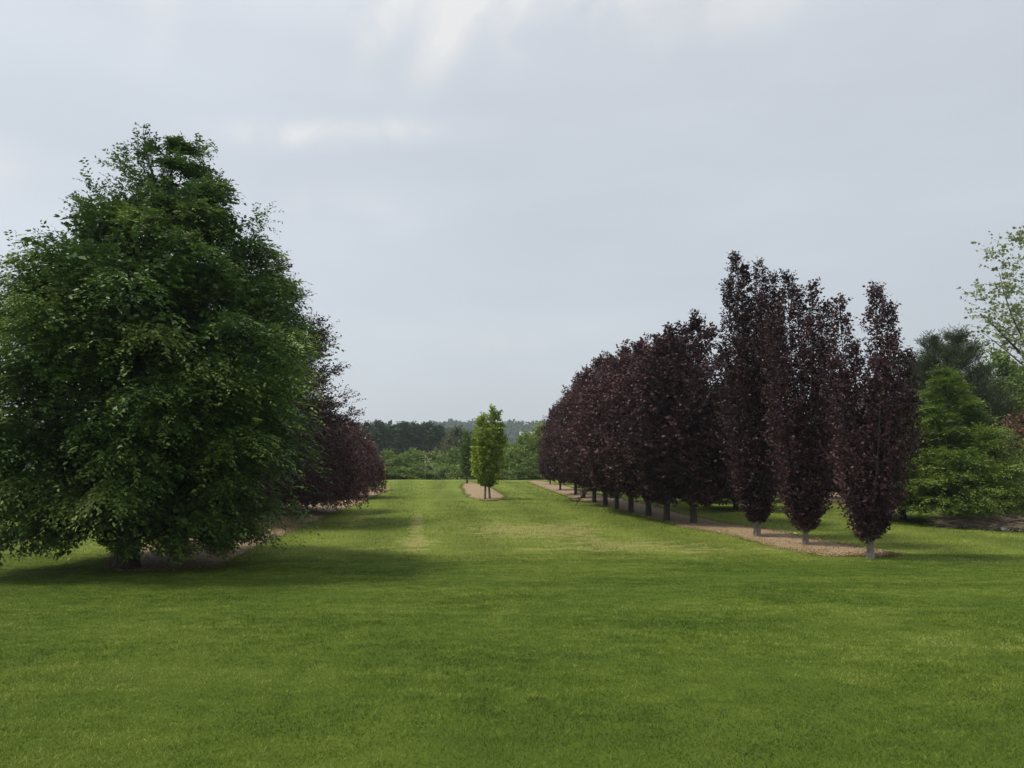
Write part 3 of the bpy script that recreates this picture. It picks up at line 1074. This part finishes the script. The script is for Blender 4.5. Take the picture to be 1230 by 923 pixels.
# ------------------------------------------------------------------ centre columnar hornbeams
def hornbeam():
    rng = np.random.default_rng(91)
    p = at(585, 600.5)
    arrs, tubes = [], []
    for (dx, dy, z, r) in ((-.50, 0, 4.55, .30), (-.22, .15, 4.75, .26), (.32, 0, 5.2, .28), (.62, .1, 4.9, .26), (.0, -.35, 3.9, .28), (0, .4, 4.2, .34), (.92, 0, 3.6, .26), (-.66, .1, 3.4, .26), (.42, -.35, 4.0, .28), (-.38, -.3, 3.4, .28), (.75, -.1, 4.3, .24), (-.7, 0, 2.6, .24)):
        a, t = plume(rng, (dx * .25, dy * .2, .75), (dx, dy, z), r, int(270 * r / .36), 7, .14, .095, tw_len=.36, tint=.15 if dx < -.15 else 0.05, bend=.4)  # left leaders tinted paler: sunlit side put into the leaf colour
        arrs.append(a)
        tubes.append(t)
    tubes = [([(-.13, 0, -.1), (-.12, 0, .1), (-.08, 0, 1.2)], [.09, .07, .05]), ([(.17, .05, -.1), (.15, .05, .1), (.08, 0, 1.2)], [.09, .07, .05])] + tubes
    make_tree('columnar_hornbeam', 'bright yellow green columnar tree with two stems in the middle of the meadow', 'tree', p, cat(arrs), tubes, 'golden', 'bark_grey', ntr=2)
    p = at(561, 581.5)
    arrs, tubes = [], [trunk_tube(1.3, .09, .07, seed=2)]
    for (dx, dy, z, r) in ((-.1, 0, 4.5, .42), (.25, .1, 3.9, .42), (-.35, 0, 3.4, .42), (.1, -.3, 3.2, .42)):
        a, t = plume(rng, (dx * .25, dy * .2, .7), (dx, dy, z), r, 200, 6, .16, .11, tw_len=.3)
        arrs.append(a)
        tubes.append(t)
    make_tree('columnar_hornbeam', 'thin dull green columnar tree just behind the bright one', 'tree', p, cat(arrs), tubes, 'golden_dull', 'bark_dark')


hornbeam()


# ------------------------------------------------------------------ right-hand trees
def tiered():
    rng = np.random.default_rng(101)
    p = at(1144, 629)
    zb, zt, r = .45, 5.95, 2.75
    prof = lambda t: r * float(np.interp(t, [0, .1, .25, .45, .7, .88, 1], [.88, 1.0, .96, .76, .38, .13, .02]))
    a, tb = crown_limbs(rng, zb, zt, prof, 240, 90, 8, .12, .032, elev=lambda t: 8 + 30 * t, tw_len=.4, droop=.25, jitter=.35, spread=.12, vert=.2, reach=(.8, 1.06), inner=.35, hang=.1,
                        tint_tip=.6, lumps=.05)
    a = tuple(v[a[0][:, 2] > .5] for v in a) if False else (lambda k: tuple(v[k] for v in a))(a[0][:, 2] > .48 + .1 * np.sin(a[0][:, 0] * 4))
    make_tree('tiered_tree', 'bright green tree with layered branches at the right edge', 'tree', p, a, [trunk_tube(5.2, .15, .02, seed=4)] + tb, 'larch', 'bark_dark')


tiered()


def pine():
    rng = np.random.default_rng(111)
    p = Vector((25.5, 46, 0))
    p.z = float(ground_z(p.x, p.y))
    prof = lambda t: 3.0 * float(np.interp(t, [0, .2, .5, .8, 1], [.9, 1, .95, .7, .25]))
    a, tb = crown_limbs(rng, 1.0, 9.6, prof, 190, 60, 10, .26, .035, elev=lambda t: 20 + 30 * t, tw_len=.6, droop=-.1, jitter=.4, spread=.10, vert=.5, inner=.3, hang=-.25, tip_up=.4, reach=(.7, 1.1))
    make_tree('pine', 'dark bushy pine behind the bright green tiered tree', 'tree', p, a, [trunk_tube(9, .25, .05, seed=4)] + tb, 'pine', 'bark_dark')


pine()


def poplar():
    rng = np.random.default_rng(121)
    p = Vector((37.5, 53, 0))
    p.z = float(ground_z(p.x, p.y))
    prof = lambda t: 7.2 * float(np.interp(t, [0, .3, .6, .85, 1], [.6, 1, .85, .5, .1]))
    a, tb = crown_limbs(rng, 8.2, 19.5, prof, 110, 16, 6, .24, .20, elev=lambda t: 35 + 20 * t, tw_len=.8, droop=.15, jitter=.8, spread=.09, vert=.9, reach=(.6, 1.05), inner=.4, hang=.2, sag=.05)
    tubes = [trunk_tube(18, .34, .05, seed=9)] + tb
    tubes.append(curve_tube((-.1, 0, 7.0), (-2.8, -.1, 8.6), (-5.6, -.2, 12.0), .17, .03, 8))
    tubes.append(curve_tube((-1.6, 0, 8.2), (-3.6, .2, 11), (-4.2, .2, 15), .09, .02, 6))
    make_tree('poplar', 'tall open poplar with sparse pale leaves leaning in at the right edge', 'tree', p, a, tubes, 'poplar', 'bark_dark')


poplar()


def bush_proto(name, label, catg, h, r, leaf, seed, L=.22, W=.15, n=70, tw=30, K=6, low=.7, zb=.05, trunkr=.1, shape=1.7, elev=30, droop=.1):
    rng = np.random.default_rng(seed)
    a, tb = crown_limbs(rng, zb, h, dome(zb, h, r, low, .3, shape), n, tw, K, L, W, elev=lambda t: elev + 30 * t, tw_len=L * 3.2, droop=droop, jitter=.7, spread=.17, vert=.7,
                        reach=(.7, 1.15), inner=.35, lumps=.22, tint_tip=.3)
    return make_tree(name, label, catg, (0, 0, 0), a, [trunk_tube(h * .8, trunkr, .02, seed=seed)] + tb[:10], leaf, 'bark_dark', seed=seed, lsides=5)


def gpos(x, y):
    return (x, y, float(ground_z(x, y)))


def pxY(px, Y):
    return (px - 615) / F * Y


def top_h(py, Y, X):
    return EYE + (HOR - py) / F * Y - float(ground_z(X, Y))


# background trees on the right
bt = bush_proto('broadleaf_tree', 'x', 'tree', 7.0, 3.2, 'light_green', 131, .2, .13, 130, 44, 6)
bt2 = bush_proto('broadleaf_tree', 'x', 'tree', 7.0, 3.2, 'hedge', 132, .2, .13, 130, 44, 6)
used = [False, False]
G2 = 'green trees closing the view on the right'
for k, (px, Y, py, w, lab) in enumerate(((1196, 50, 428, 1.0, 'mid green tree between the dark pine and the right edge'), (1108, 52, 447, .7, 'green tree top between the forked columnar tree and the dark pine'),
                            (1255, 46, 440, 1.0, 'green tree under the sparse poplar at the right edge'), (1060, 60, 470, .9, 'green tree seen in slits behind the forked columnar tree'),
                            (985, 66, 485, .9, 'green tree hidden behind the second columnar tree'), (1320, 52, 430, 1.1, 'green tree just past the right edge'))):
    X = pxY(px, Y)
    h = top_h(py, Y, X)
    b = (bt, bt2)[(k + 1) % 2]
    s = (w, w, h / 7.0)
    if not used[(k + 1) % 2]:
        used[(k + 1) % 2] = True
        b.location = gpos(X, Y)
        b.scale = s
        tag(b, lab, 'tree', G2)
    else:
        dup(b, gpos(X, Y), k * 1.3, s, lab, G2)
ru = bush_proto('russet_shrub', 'russet brown shrub behind the right side of the bright green tiered tree', 'shrub', 4.6, 2.0, 'russet', 133, .14, .09, 90, 40, 6)
ru.location = gpos(pxY(1232, 38), 38)
ru.scale = (1, 1, 1.0)
sh = bush_proto('dark_shrub', 'low dark green shrub at the right edge beyond the brush pile', 'shrub', 2.4, 2.2, 'hedge', 134, .14, .09, 80, 40, 6)
sh.location = gpos(pxY(1245, 36), 36)

# ------------------------------------------------------------------ hedge shrubs at the far end of the meadow
protos_h = [bush_proto('hedge_shrub', 'x', 'shrub', 4.0, 2.6, 'hedge', 140 + k, .24, .16, 90, 34, 6, low=.85) for k in range(3)]
protos_l = [bush_proto('pale_tree', 'x', 'tree', 5.0, 2.6, 'light_green', 150 + k, .24, .16, 90, 34, 6, low=.8) for k in range(2)]
rh = random.Random(9)
GH = 'shrubs of the thicket at the far end of the meadow'
n_h = 0
used_h = [False] * 3
for rowi, (Y0, tops) in enumerate(((84, (568, 554)), (89, (559, 542)), (96, (549, 533)))):
    x = -60 + rowi * 1.3
    while x < 75:
        px = 615 + x / Y0 * F
        Y = Y0 + rh.uniform(-1.5, 1.5)
        py = rh.uniform(tops[1], tops[0])
        h = top_h(py, Y, x)
        k = n_h % 3
        w = rh.uniform(.75, 1.15) * (.8 if rowi == 0 else 1)
        if not (270 < px < 680 or 930 < px < 1100 or rowi == 2):
            x += 5
            continue
        lab = ('low green shrub in the front of the thicket at the far meadow edge', 'rounded green shrub in the middle of the thicket at the far meadow edge',
               'taller green shrub at the back of the thicket at the far meadow edge')[rowi]
        if not used_h[k]:
            used_h[k] = True
            o = protos_h[k]
            o.location = gpos(x, Y)
            o.scale = (w, w, h / 4.0)
            tag(o, lab, 'shrub', GH + ', ' + ('front', 'middle', 'back')[rowi])
        else:
            dup(protos_h[k], gpos(x, Y), rh.uniform(0, 6), (w, w, h / 4.0), lab, GH + ', ' + ('front', 'middle', 'back')[rowi])
        n_h += 1
        x += rh.uniform(2.4, 3.8)
GP = 'pale green trees right of the bright columnar tree'
used_p = [False, False]
for k, (px, Y, py, w, lab) in enumerate(((652, 93, 514, .95, 'tall pale green tree against the far end of the purple row'), (634, 90, 524, .9, 'pale green tree left of the one touching the purple row'),
                                         (620, 88, 541, .7, 'low pale green tree right of the bright columnar tree'), (672, 94, 508, 1.0, 'pale green tree mostly hidden by the purple row'),
                                         (606, 99, 533, .5, 'narrow green tree close behind the bright columnar tree'))):
    X = pxY(px, Y)
    h = top_h(py, Y, X)
    if not used_p[k % 2]:
        used_p[k % 2] = True
        o = protos_l[k % 2]
        o.location = gpos(X, Y)
        o.scale = (w, w, h / 5.0)
        tag(o, lab, 'tree', GP)
    else:
        dup(protos_l[k % 2], gpos(X, Y), k, (w, w, h / 5.0), lab, GP)
ol = bush_proto('olive_tree', 'olive brown broad tree behind the thicket, left of the thin columnar tree', 'tree', 9.0, 3.3, 'olive', 161, .34, .22, 100, 30, 6, shape=1.4)
X = pxY(553, 125)
ol.location = gpos(X, 125)
ol.scale = (1.05, 1.05, top_h(515, 125, X) / 9.0)
ol2 = dup(ol, gpos(pxY(540, 132), 132), 2.2, (.8, .8, top_h(524, 132, pxY(540, 132)) / 9.0), 'smaller olive brown tree against the end of the dark conifer wood')


# dark conifers on the left behind the thicket
def conifer_proto(seed, shape=1.5):
    rng = np.random.default_rng(seed)
    h, r = 14.0, 2.8
    prof = lambda t: r * float(np.interp(t, [0, .2, .6, .85, 1], [.8, 1, .8, .5, .08]))
    a, tb = crown_limbs(rng, .6, h, prof, 110, 26, 6, .55, .22, elev=lambda t: 10 + 20 * t, tw_len=1.0, droop=.1, jitter=.5, spread=.13, vert=.4, reach=(.7, 1.15), lumps=.2)
    return make_tree('dark_conifer', 'x', 'tree', (0, 0, 0), a, [trunk_tube(h * .9, .25, .04, seed=seed)], 'conifer_far', 'bark_dark', lsides=5)


cp = [conifer_proto(171), conifer_proto(172)]
GC = 'dark conifers of the wood on the left beyond the thicket'
used_c = [False, False]
i = 0
for Y0 in (175, 186):
    px = 300 + (Y0 - 175) * .9
    while px < 538:
        Y = Y0 + rh.uniform(-3, 3)
        X = pxY(px, Y)
        py = 510 + rh.uniform(-2.2, 4.5) + (3 if px > 520 else 0)
        s = top_h(py, Y, X) / 14.0
        w = rh.uniform(.85, 1.2)
        lab = 'dark conifer in the wood beyond the thicket left of the columnar trees'
        if not used_c[i % 2]:
            used_c[i % 2] = True
            o = cp[i % 2]
            o.location = gpos(X, Y)
            o.scale = (w, w, s)
            tag(o, lab, 'tree', GC)
        else:
            dup(cp[i % 2], gpos(X, Y), rh.uniform(0, 6), (w, w, s), lab, GC)
        i += 1
        px += rh.uniform(11, 17)

# ------------------------------------------------------------------ hills and their woods
def ridge(name, Y0, depth, tops, xs, base, mat_seed, n_cards, size):
    rng = np.random.default_rng(mat_seed)
    nx_, ny_ = 160, 24
    X = np.linspace(xs[0], xs[1], nx_)
    pxs = 615 + X / Y0 * F
    top = np.interp(pxs, [a for a, _ in tops], [b for _, b in tops])
    zt = EYE + (HOR - top) / F * Y0
    V = []
    t = np.linspace(0, 1, ny_)
    for q in t:
        yy = Y0 - depth + q * 2 * depth
        z = base + (zt - base - size * 1.0) * np.sin(q * PI / 2 if q < .5 else q * PI / 2) ** 1.0 if False else base + (zt - size * .8 - base) * np.sin(q * PI) ** .8
        V.append(np.stack([X, np.full(nx_, yy), z], 1))
    V = np.array(V).reshape(-1, 3)
    ii = (np.arange(ny_ - 1)[:, None] * nx_ + np.arange(nx_ - 1)[None, :]).ravel()
    loops = np.stack([ii, ii + 1, ii + 1 + nx_, ii + nx_], 1).ravel()
    o = link(name, mesh_np(name, V, loops, np.arange(0, len(loops), 4), smooth=True), MAT['far_forest'])
    tag(o, kind='structure')
    # tree canopy cards over the near flank
    xi = rng.uniform(0, 1, n_cards)
    qi = rng.uniform(0, .6, n_cards)
    Xc = xs[0] + xi * (xs[1] - xs[0])
    topc = EYE + (HOR - np.interp(615 + Xc / Y0 * F, [a for a, _ in tops], [b for _, b in tops])) / F * Y0
    Zc = base + (topc - size * .8 - base) * np.sin(qi * PI) ** .8
    Yc = Y0 - depth + qi * 2 * depth
    cell = size * 1.5
    bump = np.abs(np.sin(Xc / cell + 2 * np.sin(Yc / cell * .7)) * np.cos(Yc / cell + 1.7 * np.sin(Xc / cell * .37)))
    P = np.stack([Xc, Yc, Zc + size * (bump * 1.1 - .35) + rng.normal(0, size * .12, n_cards)], 1)
    D = rng.normal(0, 1, (n_cards, 3))
    D[:, 2] = np.abs(D[:, 2])
    Nn = rng.normal(0, 1, (n_cards, 3))
    L = size * rng.uniform(.25, .6, n_cards)
    w = link('far_wood', leaves_mesh('far_wood', P, D, Nn, L, L * .8, .2 + .3 * rng.random(n_cards) + .4 * bump), MAT['far_forest'])
    return w


tag(ridge('hills', 900, 190, [(-3000, 512), (380, 511), (480, 511.5), (500, 510), (520, 508), (545, 506.5), (580, 508.5), (640, 507.5), (680, 506.5), (800, 509), (1500, 512), (4000, 512)],
          (-1150, 1150), -12, 201, 150000, 6.5), 'blue green wooded ridge on the horizon', 'wood', kind='stuff')
tag(ridge('hills', 420, 90, [(-3000, 515), (300, 510), (430, 509.5), (480, 511), (530, 515), (570, 523), (620, 535), (680, 541), (900, 543), (4000, 543)],
          (-560, 560), -12, 202, 60000, 6), 'nearer green wood on the left sloping down behind the conifers', 'wood', kind='stuff')

# little pale house far off, right of the columnar tree
def house():
    Y = 330
    X = pxY(634, Y)
    z = float(ground_z(X, Y))
    zt = EYE + (HOR - 519.8) / F * Y
    t = empty('far_house', 'tiny pale roofed house among far trees right of the columnar tree', 'house', (X, Y, z))
    w, d, hw = 3.2, 4.0, zt - z - 1.6
    V = [(-w, -d, 0), (w, -d, 0), (w, d, 0), (-w, d, 0), (-w, -d, hw), (w, -d, hw), (w, d, hw), (-w, d, hw), (-w, 0, hw + 1.5), (w, 0, hw + 1.5)]
    me = bpy.data.meshes.new('wall')
    me.from_pydata(V, [], [(0, 1, 5, 4), (1, 2, 6, 9, 5), (2, 3, 7, 6), (3, 0, 4, 8, 7)])
    link('wall', me, MAT['house_roof'], t)
    e = .4
    Rv = [(-w - e, -d - e, hw - .1), (w + e, -d - e, hw - .1), (w + e, 0, hw + 1.7), (-w - e, 0, hw + 1.7), (-w - e, d + e, hw - .1), (w + e, d + e, hw - .1)]
    Rv += [(a, b, c + .2) for a, b, c in Rv]
    me = bpy.data.meshes.new('roof')
    me.from_pydata(Rv, [], [(0, 3, 2, 1), (3, 4, 5, 2), (6, 7, 8, 9), (9, 8, 11, 10), (0, 1, 7, 6), (4, 10, 11, 5), (0, 6, 9, 3), (3, 9, 10, 4), (1, 2, 8, 7), (2, 5, 11, 8)])
    link('roof', me, MAT['house_wall'], t)


house()

# ------------------------------------------------------------------ dead poles in the thicket
p0 = at(510.5, 579)
o = link('dead_stem', tubes_mesh('dead_stem', [([(0, 0, -.2), (.05, 0, 1.2), (-.02, 0, 2.4)], [.07, .06, .03]), ([(0, 0, 1.6), (.3, 0, 2.5)], [.03, .015])], 6, .2), MAT['dead_wood'], None, (p0.x * 81 / p0.y, 81, float(ground_z(0, 81))))
tag(o, 'pale upright dead stem in front of the far thicket', 'dead tree')
o = link('leaning_pole', tubes_mesh('leaning_pole', [([(1.0, 0, -.1), (.15, .2, 1.0), (-.6, .3, 2.3)], [.07, .05, .03]), ([(.15, .2, 1.0), (-.1, .2, 1.7)], [.025, .012])], 6, .2), MAT['dead_wood'], None, (pxY(520, 80.6), 80.6, float(ground_z(0, 80.6))))
tag(o, 'pale dead pole leaning over beside the upright dead stem', 'dead branch')

# fallen branch at the purple row
fb = at(713, 605)
fb2 = at(694, 608.5)
d = fb2 - fb
tb = [curve_tube((0, 0, .85), tuple(d * .45 + Vector((0, 0, .95))), tuple(d + Vector((-.1, 0, .06))), .07, .015, 8)]
rf = random.Random(4)
for k in range(12):
    q = .2 + k * .065
    s0 = d * q + Vector((0, 0, .85 * (1 - q) ** .8 + .08))
    e = s0 + Vector((rf.uniform(-.9, -.3), rf.uniform(-.8, .5), rf.uniform(-.35, .2)))
    e.z = max(e.z, .03)
    m_ = (s0 + e) / 2 + Vector((0, 0, rf.uniform(.02, .2)))
    tb.append(curve_tube(s0, m_, e, .024, .006, 5))
    tb.append(curve_tube(m_, m_ + Vector((-.1, .1, .05)), m_ + Vector((rf.uniform(-.4, -.1), rf.uniform(-.2, .3), -.1)), .012, .005, 3))
o = link('fallen_branch', tubes_mesh('fallen_branch', tb, 6, .3), MAT['bark_dark'], None, fb)
tag(o, 'dark broken branch sticking out of the right row onto the grass', 'branch')


# ------------------------------------------------------------------ brush pile and stones at the right
def brush(label, px, py, w, dpt, h, n, seed):
    rng = np.random.default_rng(seed)
    p = at(px, py)
    tubes = []
    for _ in range(n):
        a = rng.uniform(0, 2 * PI)
        q = rng.random() ** .5
        x, y = math.cos(a) * q * w, math.sin(a) * q * dpt
        z = h * (1 - q * q) * rng.uniform(.2, 1.0) + .04
        b = rng.uniform(0, 2 * PI)
        L = rng.uniform(.3, .9)
        dz = rng.uniform(-.25, .35)
        p0 = (x, y, z)
        p2 = (x + math.cos(b) * L, y + math.sin(b) * L, max(.02, z + dz * L))
        p1 = ((p0[0] + p2[0]) / 2 + rng.normal(0, .06), (p0[1] + p2[1]) / 2 + rng.normal(0, .06), (p0[2] + p2[2]) / 2 + rng.normal(0, .05))
        tubes.append(curve_tube(p0, p1, p2, rng.uniform(.008, .02), .004, 3))
    o = link('brush_pile', tubes_mesh('brush_pile', tubes, 4), MAT['twig'], None, p)
    tag(o, label, 'brush pile')


brush('heap of brown cut brushwood right of the bright green tree trunk', 1180, 634, 1.3, .7, .95, 1700, 5)
brush('smaller low heap of brown brushwood at the right edge', 1228, 637, 1.0, .5, .55, 800, 6)


def stone(px, py, s, label, seed):
    import bmesh
    bm = bmesh.new()
    bmesh.ops.create_icosphere(bm, subdivisions=2, radius=s)
    rnd = random.Random(seed)
    for v in bm.verts:
        v.co *= rnd.uniform(.8, 1.15)
        v.co.z *= .75
        v.co.x *= 1.2
    me = bpy.data.meshes.new('stone')
    bm.to_mesh(me)
    bm.free()
    p = at(px, py)
    p.z += s * .45
    tag(link('stone', me, MAT['stone'], None, p), label, 'stone')


stone(1196, 636.5, .14, 'pale stone leaning on the front of the larger brushwood heap', 1)
stone(1206, 638, .11, 'pale stone lying between the two brushwood heaps', 2)
stone(955.5, 642, .05, 'tiny pale stone in the grass beside the second columnar tree', 3)

# ------------------------------------------------------------------ haze
HAZE = 0.00036
bm_v = [(-1560, -1560, -12.0), (1560, -1560, -12.0), (1560, 1560, -12.0), (-1560, 1560, -12.0)]
bm_v = [(a, b, -13.2) for a, b, c in bm_v] + [(a, b, 62) for a, b, c in bm_v]
me = bpy.data.meshes.new('haze')
me.from_pydata(bm_v, [], [(0, 3, 2, 1), (4, 5, 6, 7), (0, 1, 5, 4), (1, 2, 6, 5), (2, 3, 7, 6), (3, 0, 4, 7)])
hm, hn, hl = new_mat('haze')
ho = hn.new('ShaderNodeOutputMaterial')
hv = hn.new('ShaderNodeVolumePrincipled')
hv.inputs['Color'].default_value = (0.80, 0.88, 0.97, 1)
hv.inputs['Density'].default_value = HAZE
hv.inputs['Anisotropy'].default_value = 0.2
hl.new(hv.outputs[0], ho.inputs['Volume'])
tag(link('haze', me, hm), 'thin bluish summer haze fading the far ridge', 'haze', kind='stuff')
